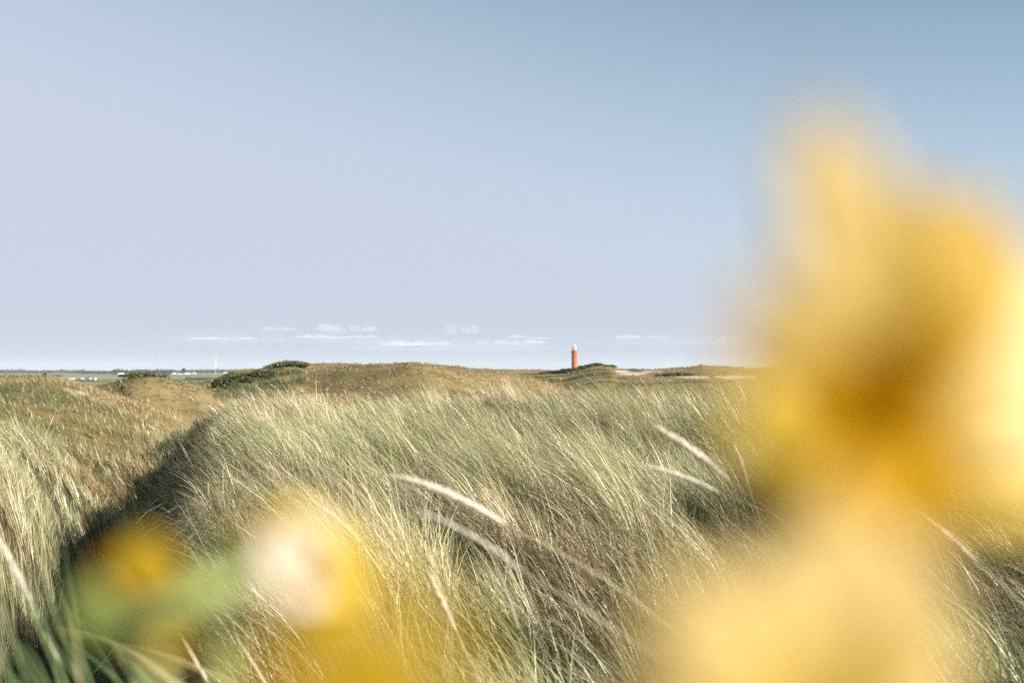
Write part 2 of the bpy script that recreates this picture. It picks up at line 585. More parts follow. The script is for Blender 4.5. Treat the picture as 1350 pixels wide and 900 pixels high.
        parts.append(blades(hp, hl, hw, a1 * 0.93, a1, saz, col, col * 1.05, 4, 0))
        parts.append(blades(hp, hl, hw, a1 * 0.93, a1, saz, col, col * 1.05, 4, 0))
    # short undergrowth and old leaves between the tussocks
    for (y0, y1, dens) in ((1.0, 6.0, 900), (6.0, 12.0, 480), (12.0, 24.0, 170)):
        half = 0.62 * y1 + 1.4
        n = int(dens * 2 * half * (y1 - y0))
        x = rng.uniform(-half, half, n); y = rng.uniform(y0, y1, n)
        k = np.abs(x) < 0.60 * y + 1.4
        x, y = x[k], y[k]
        n = len(x)
        cx = fbm(x * 2.2, y * 2.2, 301, 2)
        az = PI + 1.6 * fbm(x * 0.8, y * 0.8, 302, 2) + rng.normal(0, 0.6, n)
        slope = (height(x + 0.2 * np.cos(az), y + 0.2 * np.sin(az)) - height(x, y)) / 0.2
        lim = np.maximum(0.25, PI / 2 - np.arctan(slope) - 0.2)
        t0 = np.minimum(np.abs(rng.normal(0.4, 0.25, n)), lim * 0.6)
        t1 = np.minimum(t0 + rng.uniform(0.2, 1.1, n), np.where(slope > 0.1, lim, 2.2))
        L = rng.uniform(0.20, 0.48, n) * (1 + 0.4 * cx)
        f = sstep(0.35, 0.75, 0.5 + 0.5 * cx + rng.normal(0, .2, n))[:, None]
        c = (np.where(rng.uniform(0, 1, (n, 1)) < .5, BROWN * 1.2, STRAW * 0.8) * f + np.where(rng.uniform(0, 1, (n, 1)) < .5, GREEN, OLIVE * 0.8) * (1 - f)) * rng.uniform(.7, 1.15, (n, 1))
        rr = np.hypot(x, y)
        w = np.maximum(rng.uniform(.003, .006, n), 0.6 * rr / 995)
        parts.append(blades(np.stack([x, y, height(x, y) - 0.01], 1), L, w, t0, t1, az, c * 0.8, c, 4, sway=0.3))
    co, q, cl = join(parts)
    o = grid_mesh('marram_grass', co, q, M_GRASS, True, cols=np.clip(cl, 0.01, 0.8))
    o['kind'] = 'stuff'
    tag(o, 'long windswept marram grass bending left all over the near dune bank', 'grass')
    return len(co)


print('near', near_grass())


def mid_grass():
    parts = []
    bands = [(20, 32, 13.0, 20, 0.85), (32, 50, 9.0, 14, 0.85), (50, 90, 3.2, 9, 0.75), (90, 150, 1.8, 8, 0.8), (150, 240, 0.9, 8, 0.85), (240, 420, 0.22, 8, 1.1)]
    for (y0, y1, dens, nb, hs) in bands:
        half = 0.62 * y1 + 3
        n = int(dens * 2 * half * (y1 - y0))
        x = rng.uniform(-half, half, n); y = rng.uniform(y0, y1, n)
        k = np.abs(x) < 0.58 * y + 3
        x, y = x[k], y[k]
        z = height(x, y)
        k = (sand_mask(x, y) < 0.35) & (z > 1.5)
        k &= (y > 26) | (u_of(x, y) < 215)
        k &= rng.uniform(0, 1, len(x)) < np.clip(0.75 + 1.1 * fbm(x * 0.2, y * 0.2, 201, 3), 0.12, 1)
        x, y, z = x[k], y[k], z[k]
        nt = len(x)
        idx = np.repeat(np.arange(nt), nb)
        n = len(idx)
        bx = x[idx] + rng.normal(0, .14 * hs, n); by = y[idx] + rng.normal(0, .14 * hs, n)
        bz = height(bx, by) - 0.03
        L = hs * rng.uniform(0.2, 0.5, n) * (1 + 0.3 * fbm(bx * .1, by * .1, 205, 2))
        az = PI + rng.normal(0, 0.8, n)
        th0 = np.abs(rng.normal(0.3, .25, n)); th1 = th0 + rng.uniform(0.3, 1.4, n)
        u = 675 + FPX * bx / by
        grn = 0.28 + 0.75 * fbm(bx * 0.06, by * 0.06, 211, 4) + 0.25 * sstep(70, 28, by) + 0.8 * green_mask(bx, by)
        f = sstep(0.3, 0.75, grn + rng.normal(0, .12, n))[:, None]
        s = np.where(rng.uniform(0, 1, (n, 1)) < 0.4, np.array([0.29, 0.21, 0.09]), np.array([0.37, 0.28, 0.14]))
        g = np.where(rng.uniform(0, 1, (n, 1)) < 0.5, np.array([0.075, 0.10, 0.032]), np.array([0.16, 0.165, 0.06]))
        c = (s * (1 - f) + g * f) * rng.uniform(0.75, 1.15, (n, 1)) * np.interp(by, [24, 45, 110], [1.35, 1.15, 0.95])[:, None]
        w = 0.42 * by / 995 * rng.uniform(0.6, 1.3, n)
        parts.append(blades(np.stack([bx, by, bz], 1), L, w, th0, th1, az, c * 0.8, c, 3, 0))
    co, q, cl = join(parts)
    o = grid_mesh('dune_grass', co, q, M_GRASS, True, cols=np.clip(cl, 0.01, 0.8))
    o['kind'] = 'stuff'
    tag(o, 'short brown and olive grass covering the dunes beyond the near bank', 'grass')
    return len(co)


print('mid', mid_grass())

# ------------------------------------------------------------------ foreground seed heads
M_HEAD = leaf_mat('seed_head', (0.72, 0.66, 0.57), trans=0.2, gloss=0.03, noise=0.25, scale=120)
M_STALK = leaf_mat('grass_stalk', (0.56, 0.50, 0.32), trans=0.15, gloss=0.06, noise=0.15, scale=30)


def tube(pts, rad, sides=8):
    pts = [np.array(p, float) for p in pts]
    V, F = [], []
    n = len(pts)
    for i, p in enumerate(pts):
        d = pts[min(i + 1, n - 1)] - pts[max(i - 1, 0)]
        d = d / (np.linalg.norm(d) + 1e-12)
        ref = np.array([0.3, 1.0, 0.2])
        a = np.cross(d, ref); a /= np.linalg.norm(a) + 1e-12
        b = np.cross(d, a)
        r = rad[i] if hasattr(rad, '__len__') else rad
        for k in range(sides):
            t = 2 * PI * k / sides
            V.append(p + r * (math.cos(t) * a + math.sin(t) * b))
    for i in range(n - 1):
        for k in range(sides):
            k2 = (k + 1) % sides
            F.append((i * sides + k, i * sides + k2, (i + 1) * sides + k2, (i + 1) * sides + k))
    F.append(tuple(range(sides - 1, -1, -1)))
    F.append(tuple((n - 1) * sides + k for k in range(sides)))
    return V, F


def bez(p0, p1, p2, n):
    t = np.linspace(0, 1, n)[:, None]
    return (1 - t) ** 2 * p0 + 2 * t * (1 - t) * p1 + t * t * p2


def spike(tip, head_end, d, label, width=0.011, sag=0.02, root_dx=0.5, bdist=None):
    """a marram flower stalk: a furry cylindrical head on a long bent stem rooted in the bank"""
    p_tip = P(*tip, d); p_he = P(*head_end, d * 1.0)
    dirv = (p_he - p_tip)
    root = np.array([p_he[0] + root_dx, p_he[1] + 0.10, 0])
    root[2] = float(height(np.array([root[0]]), np.array([root[1]]))[0]) - 0.02
    e = empty('grass_spike', root)
    tag(e, label, 'grass spike', 'pale seed heads on stalks in front')
    ctrl = p_he + dirv / np.linalg.norm(dirv) * np.linalg.norm(root - p_he) * 0.62
    st = bez(p_he - dirv * 0.15, ctrl, root, 16) - root
    v, f = tube(st, [0.0009 + 0.0009 * i / 15 for i in range(16)], 7)
    mesh_obj('stalk', v, f, M_STALK, e, True)
    n = 40
    t = np.linspace(0, 1, n)
    bow = np.array([0, 0, 1.0]) * sag * np.linalg.norm(dirv)
    pts = p_tip + dirv[None] * t[:, None] + bow[None] * (4 * t * (1 - t))[:, None] - root
    prof = np.sin(np.clip(t, 0, 1) * PI) ** 0.55
    prof = np.minimum(prof, 0.35 + 1.6 * t)
    rad = width / 2 * np.maximum(prof, 0.12) * (1 + 0.12 * rng.uniform(-1, 1, n))
    V, F = tube(pts, rad * 0.8, 10)
    # spikelets: small pointed scales leaning to the tip all round the head
    V = list(V); F = list(F)
    dn = dirv / np.linalg.norm(dirv)
    a = np.cross(dn, [0.3, 1, 0.2]); a /= np.linalg.norm(a); b = np.cross(dn, a)
    for k in range(420):
        i = rng.integers(0, n)
        th = rng.uniform(0, 2 * PI)
        rd = math.cos(th) * a + math.sin(th) * b
        tg = -math.sin(th) * a + math.cos(th) * b
        c = pts[i] + rd * rad[i] * 0.65
        L = rng.uniform(0.007, 0.013)
        fl = rng.uniform(0.4, 1.6)
        o = len(V)
        V += [c + tg * 0.0011, c - tg * 0.0011, c - dn * L * 0.6 + rd * rad[i] * 0.45 - tg * 0.0007, c - dn * L + rd * rad[i] * 0.7 * fl, c - dn * L * 0.6 + rd * rad[i] * 0.45 + tg * 0.0007]
        F.append((o, o + 1, o + 2, o + 3, o + 4))
    mesh_obj('seed_head', V, F, M_HEAD, e, True)
    return e


spike((520, 628), (668, 692), 1.75, 'large pale furry seed head lying across the middle of the grass', 0.0145, 0.05, 0.55)
spike((566, 756), (603, 832), 1.9, 'short pale seed head leaning steeply, low in the middle of the grass', 0.012, -0.01, 0.25)
spike((866, 563), (962, 634), 1.9, 'upper pale seed head beside the left edge of the large yellow flower', 0.012, 0.03, 0.5)
spike((853, 615), (950, 650), 2.1, 'thin pale seed head just below the upper one at the flower edge', 0.009, 0.04, 0.5)
spike((556, 676), (690, 752), 1.25, 'slim straw seed head just below the largest one, same slant', 0.0038, 0.05, 0.6)
spike((0, 712), (52, 818), 1.5, 'grey straw seed head crossing the green blades at the left edge', 0.009, 0.0, 0.15)
spike((968, 590), (985, 640), 2.0, 'small straw seed head touching the dark gap between the yellow flowers', 0.008, 0.0, 0.2)
spike((1205, 672), (1290, 742), 1.9, 'straw seed head under the right side of the yellow flower', 0.009, 0.03, 0.4)


# near clump of broad green blades in the lower left corner
def corner_tuft(name, lst, label, mat):
    root = None
    V, F = [], []
    for (u0, v0, u1, v1, d, w, bendy) in lst:
        a = P(u0, v0, d * 1.02); t = P(u1, v1, d)
        dirv = a - t
        g = a + dirv * 0.3
        g[2] = min(g[2], a[2] - 0.05)
        zb = float(height(np.array([g[0]]), np.array([g[1]]))[0])
        base = np.array([a[0] + 0.10 * bendy, a[1] + 0.02, zb - 0.02])
        if root is None:
            root = base.copy()
        c1 = a + dirv * 0.4
        top = bez(t, (t + a) / 2 + np.array([0, 0, 0.02]) , a, 9)
        low = bez(a, a + dirv / (np.linalg.norm(dirv)) * 0.3, base, 9)[1:]
        pts = np.vstack([top, low]) - root
        n = len(pts)
        side = np.cross(dirv / np.linalg.norm(dirv), FW); side /= np.linalg.norm(side)
        nrm = np.cross(side, dirv); nrm /= np.linalg.norm(nrm)
        o = len(V)
        for i, p in enumerate(pts):
            s = min(1, 0.08 + i / 6.0) * w / 2
            V += [p - side * s, p + nrm * s * 0.5, p + side * s]
        for i in range(n - 1):
            F += [(o + 3 * i, o + 3 * i + 1, o + 3 * i + 4, o + 3 * i + 3), (o + 3 * i + 1, o + 3 * i + 2, o + 3 * i + 5, o + 3 * i + 4)]
    ob = mesh_obj(name, V, F, mat, None, True)
    ob.location = root
    tag(ob, label, 'grass tuft')
    return ob


M_GBLADE = leaf_mat('green_blade', (0.17, 0.255, 0.10), trans=0.4, gloss=0.07, noise=0.2, scale=20)
M_SBLADE = leaf_mat('straw_blade', (0.45, 0.37, 0.20), trans=0.25, gloss=0.05, noise=0.2, scale=20)
gl = []
r2 = random.Random(4)
for k in range(22):
    u1 = r2.uniform(-70, 105); v1 = r2.uniform(690, 860)
    gl.append((u1 + r2.uniform(40, 130), 930 + r2.uniform(0, 60), u1, v1, r2.uniform(1.0, 1.5), r2.uniform(0.0032, 0.0055), r2.uniform(0.2, 1)))
corner_tuft('grass_tuft', gl, 'tuft of broad green blades in the lower left corner', M_GBLADE)
corner_tuft('grass_tuft', [(235, 900, 75, 830, 1.05, 0.006, 1.5), (110, 930, 88, 800, 1.0, 0.005, 0.3), (330, 915, 150, 850, 1.2, 0.004, 1.2), (190, 930, 120, 815, 1.15, 0.004, .5)],
            'few dry straw blades crossing the green tuft at lower left', M_SBLADE)

# ------------------------------------------------------------------ yellow flowers right at the lens
def petal_mat(name, col, basecol, trans):
    m, nt, out = new_mat(name)
    L = nt.links
    N = nt.nodes.new
    a = N('ShaderNodeAttribute'); a.attribute_name = 'along'
    rp = N('ShaderNodeValToRGB')
    e = rp.color_ramp.elements
    e[0].position = 0.22; e[0].color = (*basecol, 1)
    e[1].position = 0.68; e[1].color = (*col, 1)
    L.new(a.outputs['Fac'], rp.inputs['Fac'])
    df = N('ShaderNodeBsdfDiffuse'); tr = N('ShaderNodeBsdfTranslucent'); gl = N('ShaderNodeBsdfGlossy')
    gl.inputs['Roughness'].default_value = 0.5
    L.new(rp.outputs[0], df.inputs[0]); L.new(rp.outputs[0], tr.inputs[0])
    m1 = N('ShaderNodeMixShader'); m1.inputs[0].default_value = trans
    L.new(df.outputs[0], m1.inputs[1]); L.new(tr.outputs[0], m1.inputs[2])
    m2 = N('ShaderNodeMixShader'); m2.inputs[0].default_value = 0.012
    L.new(m1.outputs[0], m2.inputs[1]); L.new(gl.outputs[0], m2.inputs[2])
    L.new(m2.outputs[0], out.inputs[0])
    return m


M_PET = petal_mat('yellow_petal', (0.66, 0.50, 0.09), (0.64, 0.42, 0.015), 0.42)
M_PETP = petal_mat('pale_lit_petal', (0.58, 0.45, 0.18), (0.56, 0.40, 0.07), 0.42)  # washed-out sunlit highlight put into the petal colour
M_PETB = petal_mat('bright_lit_petal', (0.76, 0.64, 0.36), (0.70, 0.53, 0.14), 0.35)  # lighter copy: sunlight on the right-hand petals put into the colour
M_PETG2 = petal_mat('amber_petal', (0.60, 0.42, 0.07), (0.62, 0.38, 0.01), 0.42)
M_PETW = petal_mat('highlight_petal', (0.74, 0.67, 0.60), (0.76, 0.63, 0.46), 0.30)  # overexposed highlight put in as a near-white petal colour
M_PETG = petal_mat('golden_petal', (0.56, 0.40, 0.03), (0.52, 0.33, 0.01), 0.42)
M_PETO = petal_mat('gold_shade_petal', (0.66, 0.415, 0.004), (0.62, 0.37, 0.002), 0.50)  # deep orange also carries the shade in the flower heart
M_DISC = simple_mat('flower_disc', (0.62, 0.36, 0.01), 0.8, 0.3, 400)
M_STEM = leaf_mat('flower_stem', (0.40, 0.48, 0.15), trans=0.3, gloss=0.05, noise=0.15, scale=60)
M_LEAF = leaf_mat('flower_leaf', (0.22, 0.29, 0.07), trans=0.3, gloss=0.05, noise=0.2, scale=60)
M_BRACT_SHADE = leaf_mat('shaded_bract', (0.035, 0.05, 0.015), trans=0.15, gloss=0.04, noise=0.2, scale=60)  # very dark green: shade of the gap between flowers put into the colour


def petal(name, base, tip, width, face, mat, parent, org, cup=0.15, arch=0.12, neck=0.35, thick=0.00025, ph=0.0):
    """a curved petal with thickness from base to tip; face = the way its upper side looks"""
    base = np.array(base, float); tip = np.array(tip, float)
    ax = tip - base
    L = np.linalg.norm(ax); ax /= L
    sd = np.cross(ax, face); sd /= np.linalg.norm(sd)
    nm = np.cross(sd, ax); nm /= np.linalg.norm(nm)
    nu, nv = 16, 9
    top, bot, al = [], [], []
    for i in range(nu + 1):
        t = i / nu
        wd = width / 2 * (neck + (1 - neck) * math.sin(min(t / 0.62, 1) * PI / 2)) * math.sqrt(max(0.02, 1 - max(0, (t - 0.66) / 0.34) ** 3.0))
        for j in range(nv + 1):
            s = j / nv * 2 - 1
            p = base + ax * L * (t - 0.05 * s * s * t) + sd * wd * s
            p = p + nm * (arch * L * math.sin(t * PI) + cup * wd * s * s + 0.02 * L * math.sin(5 * s + 6 * t + ph) * t)
            top.append(p - org)
            bot.append(p - nm * thick - org)
            al.append(t)
    V = top + bot
    n1 = (nu + 1) * (nv + 1)
    F = []
    for i in range(nu):
        for j in range(nv):
            a = i * (nv + 1) + j
            F.append((a, a + 1, a + nv + 2, a + nv + 1))
            F.append((n1 + a, n1 + a + nv + 1, n1 + a + nv + 2, n1 + a + 1))
    for i in range(nu):
        a = i * (nv + 1); b = a + nv + 1
        F.append((a, b, n1 + b, n1 + a))
        a += nv; b += nv
        F.append((b, a, n1 + a, n1 + b))
    for j in range(nv):
        a = j
        F.append((a + 1, a, n1 + a, n1 + a + 1))
        a = nu * (nv + 1) + j
        F.append((a, a + 1, n1 + a + 1, n1 + a))
    o = mesh_obj(name, V, F, mat, parent, True)
    at = o.data.attributes.new('along', 'FLOAT', 'POINT')
    at.data.foreach_set('value', al + al)
    return o


TOCAM = -FW


def flower_plant(name, label, stem_top, stem_px, group=None):
    """an Empty at the foot of the plant with a stem from the ground to stem_top"""
    st = P(*stem_top)
    root = np.array([st[0] + 0.03, st[1] + 0.10, 0])
    root[2] = float(height(np.array([root[0]]), np.array([root[1]]))[0])
    e = empty(name, root)
    tag(e, label, 'flower', group)
    pts = bez(st, st + np.array([stem_px, 0.03, -0.25]), root - np.array([0, 0, 0.02]), 20) - root
    v, f = tube(pts, [0.0016 + 0.0014 * i / 19 for i in range(20)], 10)
    mesh_obj('stem', v, f, M_STEM, e, True)
    return e, root


def head(e, root, centre, cr, depth_back=0.006, bract=True):
    """disc florets of one flower head; returns the part that parents its petals"""
    c = P(*centre)
    V, F = [], []
    # domed disc made of small florets
    r2 = random.Random(int(centre[0]))
    for k in range(70):
        rr = cr * math.sqrt((k + .5) / 70); th = k * 2.39996
        p = c + RT * rr * math.cos(th) + UP * rr * math.sin(th) + TOCAM * (cr * 0.5 * (1 - (rr / cr) ** 2))
        s = cr * 0.11
        o = len(V)
        for (a, b, h) in ((-1, 0, 0), (0, -1, 0), (1, 0, 0), (0, 1, 0), (0, 0, 1.6)):
            V.append(p + RT * a * s + UP * b * s + TOCAM * h * s - root)
        F += [(o, o + 1, o + 4), (o + 1, o + 2, o + 4), (o + 2, o + 3, o + 4), (o + 3, o, o + 4), (o, o + 3, o + 2, o + 1)]
    h = mesh_obj('flower_head', V, F, M_DISC, e, False)
    # cup of green bracts behind
    pts = [c + FW * 0.0005 - root, c + FW * 0.004 - root, c + FW * 0.007 - root]
    v, f = tube(pts, [cr * 1.0, cr * 0.9, cr * 0.3], 12)
    mesh_obj('calyx', v, f, M_STEM, h, True)
    return h, c


SUNWARD = RT * 0.35 + UP * 0.2 + TOCAM
OPEN = RT * 0.6 + UP * 0.4 + TOCAM
SHADEWARD = TOCAM - RT * 0.25 - UP * 0.3


def whorl(h, root, c, pet):
    for k, (u, v, d, w, m, fc) in enumerate(pet):
        t = P(u, v, d)
        petal('petal', c + (t - c) * 0.03 + TOCAM * 0.001, t, w, fc, m, h, root, 0.08, 0.10, 0.5, ph=k)


# --- tall flower filling the right of the frame
e, root = flower_plant('yellow_flower', 'large out of focus yellow flower high at the right, petal tip against the sky', (1150, 560, 0.135), 0.0)
h, c = head(e, root, (1110, 560, 0.130), 0.0026)
whorl(h, root, c, [  # tip u, v, depth, width, material, facing
    (1066, 132, 0.114, 0.0160, M_PETP, SUNWARD), (985, 370, 0.108, 0.0150, M_PETP, TOCAM),
    (1200, 232, 0.122, 0.0185, M_PETG2, TOCAM), (1310, 255, 0.130, 0.0200, M_PETG2, TOCAM),
    (1440, 400, 0.138, 0.0210, M_PETB, SUNWARD), (1450, 510, 0.142, 0.0200, M_PETB, SUNWARD), (1420, 640, 0.140, 0.0170, M_PET, TOCAM),
    (1265, 690, 0.124, 0.016, M_PETO, TOCAM), (1130, 690, 0.122, 0.018, M_PETO, TOCAM), (1035, 645, 0.120, 0.0130, M_PETO, TOCAM), (960, 505, 0.111, 0.0150, M_PET, TOCAM), (1180, 455, 0.115, 0.014, M_PETO, TOCAM), (1245, 570, 0.114, 0.0135, M_PETO, SUNWARD), (1050, 470, 0.113, 0.0110, M_PETO, TOCAM)])
for k, (u, v, d) in enumerate([(950, 680, 0.134), (1000, 725, 0.136), (965, 645, 0.135)]):
    petal('bract', c + FW * 0.003, P(u, v, d), 0.0075, TOCAM, M_BRACT_SHADE, h, root, 0.2, 0.05, 0.5)  # leaves coloured dark to paint the shadowed gap

# --- second flower below it, running out of the bottom of the frame
e, root = flower_plant('yellow_flower', 'pale yellow blurred flower at the bottom edge, right below the larger high one', (1050, 1010, 0.128), 0.0)
h, c = head(e, root, (1040, 990, 0.120), 0.0040)
whorl(h, root, c, [
    (1125, 655, 0.118, 0.019, M_PETP, SUNWARD), (1030, 705, 0.113, 0.015, M_PETP, SUNWARD), (945, 765, 0.109, 0.016, M_PETP, SUNWARD), (885, 745, 0.112, 0.015, M_PETP, SUNWARD), (815, 830, 0.109, 0.0145, M_PETP, SUNWARD),
    (1215, 700, 0.125, 0.0165, M_PETP, SUNWARD), (1265, 850, 0.128, 0.0145, M_PETP, SUNWARD), (800, 960, 0.110, 0.013, M_PETP, SUNWARD), (1265, 990, 0.126, 0.014, M_PETP, SUNWARD),
    (862, 775, 0.103, 0.0135, M_PETP, SUNWARD), (838, 900, 0.103, 0.0135, M_PETP, SUNWARD), (900, 1120, 0.116, 0.014, M_PET, TOCAM), (1110, 1160, 0.118, 0.014, M_PET, TOCAM)])

# --- lower left flower, its sunlit highlight put in as near-white petals
e, root = flower_plant('yellow_flower', 'blurred yellow flower with a painted cream highlight in the middle, lower left of the frame', (300, 770, 0.226), -0.02)
h, c = head(e, root, (385, 750, 0.222), 0.0016)
whorl(h, root, c, [
    (394, 690, 0.2052, 0.01404, M_PETW, OPEN), (342, 740, 0.1972, 0.01254, M_PETW, OPEN), (432, 742, 0.2120, 0.01354, M_PETW, OPEN), (384, 794, 0.2041, 0.01304, M_PETW, OPEN),
    (335, 672, 0.2280, 0.01140, M_PET, TOCAM), (400, 655, 0.2280, 0.01140, M_PET, TOCAM), (465, 700, 0.2348, 0.01254, M_PET, SUNWARD), (492, 770, 0.2348, 0.01368, M_PET, SUNWARD),
    (470, 830, 0.2348, 0.01368, M_PET, SUNWARD), (420, 850, 0.2326, 0.01140, M_PET, TOCAM)])
st = bez(P(372, 740, 0.212), P(275, 765, 0.190), P(165, 840, 0.195), 12)
v, f = tube(st - root, 0.0034, 10)
mesh_obj('side_stem', v, f, M_STEM, e, True)
for (a_, b_, w_) in (((150, 865), (118, 765), 0.0085), ((240, 790), (322, 715), 0.0080)):
    petal('leaf', P(*a_, 0.205), P(*b_, 0.195), w_, SUNWARD, M_LEAF, e, root, 0.2, 0.1, 0.5)

# --- small half-open flower beside it
e, root = flower_plant('yellow_flower', 'small golden half closed flower left of the one with the highlight', (205, 835, 0.22), -0.01)
h, c = head(e, root, (212, 795, 0.218), 0.0028)
whorl(h, root, c, [(180, 705, 0.205, 0.0105, M_PETG, SUNWARD), (138, 735, 0.205, 0.0085, M_PETO, TOCAM), (218, 728, 0.212, 0.008, M_PETG, SUNWARD), (246, 765, 0.212, 0.007, M_PETO, SUNWARD),
                   (236, 862, 0.208, 0.0110, M_PETG, SUNWARD), (278, 825, .210, .0085, M_PETG, SUNWARD)])

# --- flower so near the lens that it is only a golden veil at the bottom
e, root = flower_plant('yellow_flower', 'golden flower nearest the lens, a see-through blur along the bottom left of centre', (480, 1040, 0.085), 0.0)
h, c = head(e, root, (480, 940, 0.080), 0.0030)
whorl(h, root, c, [(465, 745, 0.074, 0.0075, M_PETG, SUNWARD), (545, 790, 0.076, 0.0075, M_PETG, SUNWARD), (395, 815, 0.074, 0.006, M_PETG, SUNWARD), (625, 880, 0.078, 0.0095, M_PETG, SUNWARD),
                   (340, 900, 0.074, 0.006, M_PETO, SUNWARD), (610, 990, 0.076, 0.007, M_PETG, SUNWARD), (350, 1000, 0.076, 0.006, M_PETO, TOCAM), (480, 1080, 0.076, .007, M_PETG, TOCAM)])

# ------------------------------------------------------------------ lighthouse
M_RED = simple_mat('red_tower_paint', (0.37, 0.10, 0.026), 0.6, 0.12, 0.4)
M_WHITE = simple_mat('white_paint', (0.78, 0.77, 0.74), 0.5, 0.05, 0.5)
M_DARK = simple_mat('dark_glass', (0.04, 0.045, 0.05), 0.2, 0.1, 1, 0.5)
M_GREYM = simple_mat('grey_metal', (0.35, 0.36, 0.37), 0.5, 0.1, 1)


def lathe(prof, sides=40):
    V, F = [], []
    for r, z in prof:
        for k in range(sides):
            t = 2 * PI * k / sides
            V.append((r * math.cos(t), r * math.sin(t), z))
    for i in range(len(prof) - 1):
        for k in range(sides):
            k2 = (k + 1) % sides
            F.append((i * sides + k, i * sides + k2, (i + 1) * sides + k2, (i + 1) * sides + k))
    F.append(tuple(range(sides - 1, -1, -1)))
    F.append(tuple((len(prof) - 1) * sides + k for k in range(sides)))
    return V, F


def box(cx, cy, cz, sx, sy, sz):
    V = [(cx + a * sx / 2, cy + b * sy / 2, cz + c * sz / 2) for a in (-1, 1) for b in (-1, 1) for c in (-1, 1)]
    F = [(0, 1, 3, 2), (4, 6, 7, 5), (0, 4, 5, 1), (2, 3, 7, 6), (0, 2, 6, 4), (1, 5, 7, 3)]
    return V, F


def boxes(lst):
    V, F = [], []
    for b in lst:
        v, f = box(*b)
        o = len(V)
        V += v; F += [tuple(i + o for i in q) for q in f]
    return V, F


LY = 1350.0
lx = (757.3 - 675) / FPX * LY
lz = 12.0
lh = empty('lighthouse', (lx, LY, lz))
tag(lh, 'tall round red lighthouse with white lantern top rising behind the dunes', 'lighthouse')
TT = ZC + (HOR - 462.5) / FPX * LY - lz      # top of the red shaft
TP = ZC + (HOR - 455.0) / FPX * LY - lz
v, f = lathe([(4.3, -6), (4.3, 0.0), (4.1, 0.3), (3.75, TT - 3.5), (3.75, TT - 3.2), (4.15, TT - 2.6), (4.15, TT)])
mesh_obj('tower', v, f, M_RED, lh, True)
v, f = lathe([(4.5, TT), (4.5, TT + 0.35)])
g = mesh_obj('gallery', v, f, M_RED, lh)
rl = []
for k in range(24):
    t = 2 * PI * k / 24
    rl.append((4.35 * math.cos(t), 4.35 * math.sin(t), TT + 0.95, 0.05, 0.05, 1.2))
v, f = boxes(rl)
v2, f2 = lathe([(4.39, TT + 1.45), (4.39, TT + 1.55), (4.27, TT + 1.55), (4.27, TT + 1.45)])
o_ = len(v); v = v + v2; f = f + [tuple(i + o_ for i in q) for q in f2[:-2]]
mesh_obj('railing', v, f, M_GREYM, g)
v, f = lathe([(2.55, TT + 0.35), (2.55, TT + 2.2), (2.75, TT + 2.25), (2.75, TT + 2.6)])
lt = mesh_obj('lantern', v, f, M_WHITE, lh, True)
v, f = lathe([(2.3, TT + 2.6), (2.3, TP - 1.6)])
mesh_obj('lantern_glass', v, f, M_DARK, lt)
bars = [(2.38 * math.cos(2 * PI * k / 12), 2.38 * math.sin(2 * PI * k / 12), (TT + 2.6 + TP - 1.6) / 2, 0.55, 0.55, TP - 1.6 - TT - 2.6) for k in range(12)]
v, f = boxes(bars)
mesh_obj('glazing_bars', v, f, M_WHITE, lt)
v, f = lathe([(2.9, TP - 1.6), (2.9, TP - 1.3), (1.8, TP - 0.6), (0.5, TP - 0.1), (0.5, TP + 0.3), (0.1, TP + 0.35), (0.1, TP + 1.6)])
mesh_obj('roof', v, f, M_WHITE, lt, True)
for (t, z) in ((-1.15, 8), (-1.15, 15), (-1.15, 22), (-1.9, 5), (-1.9, 12), (-1.9, 19)):
    rr = 3.95
    v, f = box(0, 0, 0, 0.7, 0.25, 1.1)
    w = mesh_obj('window', v, f, M_DARK, lh)
    w.location = (rr * math.cos(t), rr * math.sin(t), z)
    w.rotation_euler = (0, 0, t + PI / 2)

# ------------------------------------------------------------------ shrubs, trees
M_SHRUB = leaf_mat('shrub_leaf', tint_attr='tint', trans=0.25, gloss=0.03)
M_BARK = simple_mat('bark', (0.09, 0.07, 0.05), 0.9, 0.3, 2)


def leaf_cloud(lobes, per, size, c_a, c_b):
    """many small leaf faces through several uneven lobes -> co, quads, cols"""
    P_, Cc = [], []
    for (cx, cy, cz, rx, ry, rz) in lobes:
        n = per
        d = rng.normal(0, 1, (n, 3)); d /= np.linalg.norm(d, axis=1)[:, None]
        r = rng.uniform(0.25, 1.18, n) ** 0.7
        r = r * (1 + 0.18 * np.sin(d[:, 0] * 7 + cx) * np.sin(d[:, 2] * 6 + cz))
        P_.append(np.stack([cx + d[:, 0] * rx * r, cy + d[:, 1] * ry * r, cz + d[:, 2] * rz * r], 1))
        k = rng.uniform(0.6, 1.3)
        Cc.append(np.repeat((c_a + (c_b - c_a) * rng.uniform(0, 1, (n, 1))) * k, 1, 0))
    p = np.vstack(P_); c = np.vstack(Cc)
    n = len(p)
    a = rng.normal(0, 1, (n, 3)); a /= np.linalg.norm(a, axis=1)[:, None]
    b = np.cross(a, rng.normal(0, 1, (n, 3))); b /= np.linalg.norm(b, axis=1)[:, None]
    s = size * rng.uniform(0.6, 1.3, (n, 1))
    co = np.stack([p - a * s, p + b * s * .6, p + a * s, p - b * s * .6], 1).reshape(-1, 3)
    q = np.arange(n * 4).reshape(-1, 4)
    return co, q, np.repeat(c, 4, 0)


DKG = np.array([0.038, 0.055, 0.022]); MDG = np.array([0.10, 0.12, 0.045])


def gz(x, y):
    return float(height(np.array([float(x)]), np.array([float(y)]))[0])


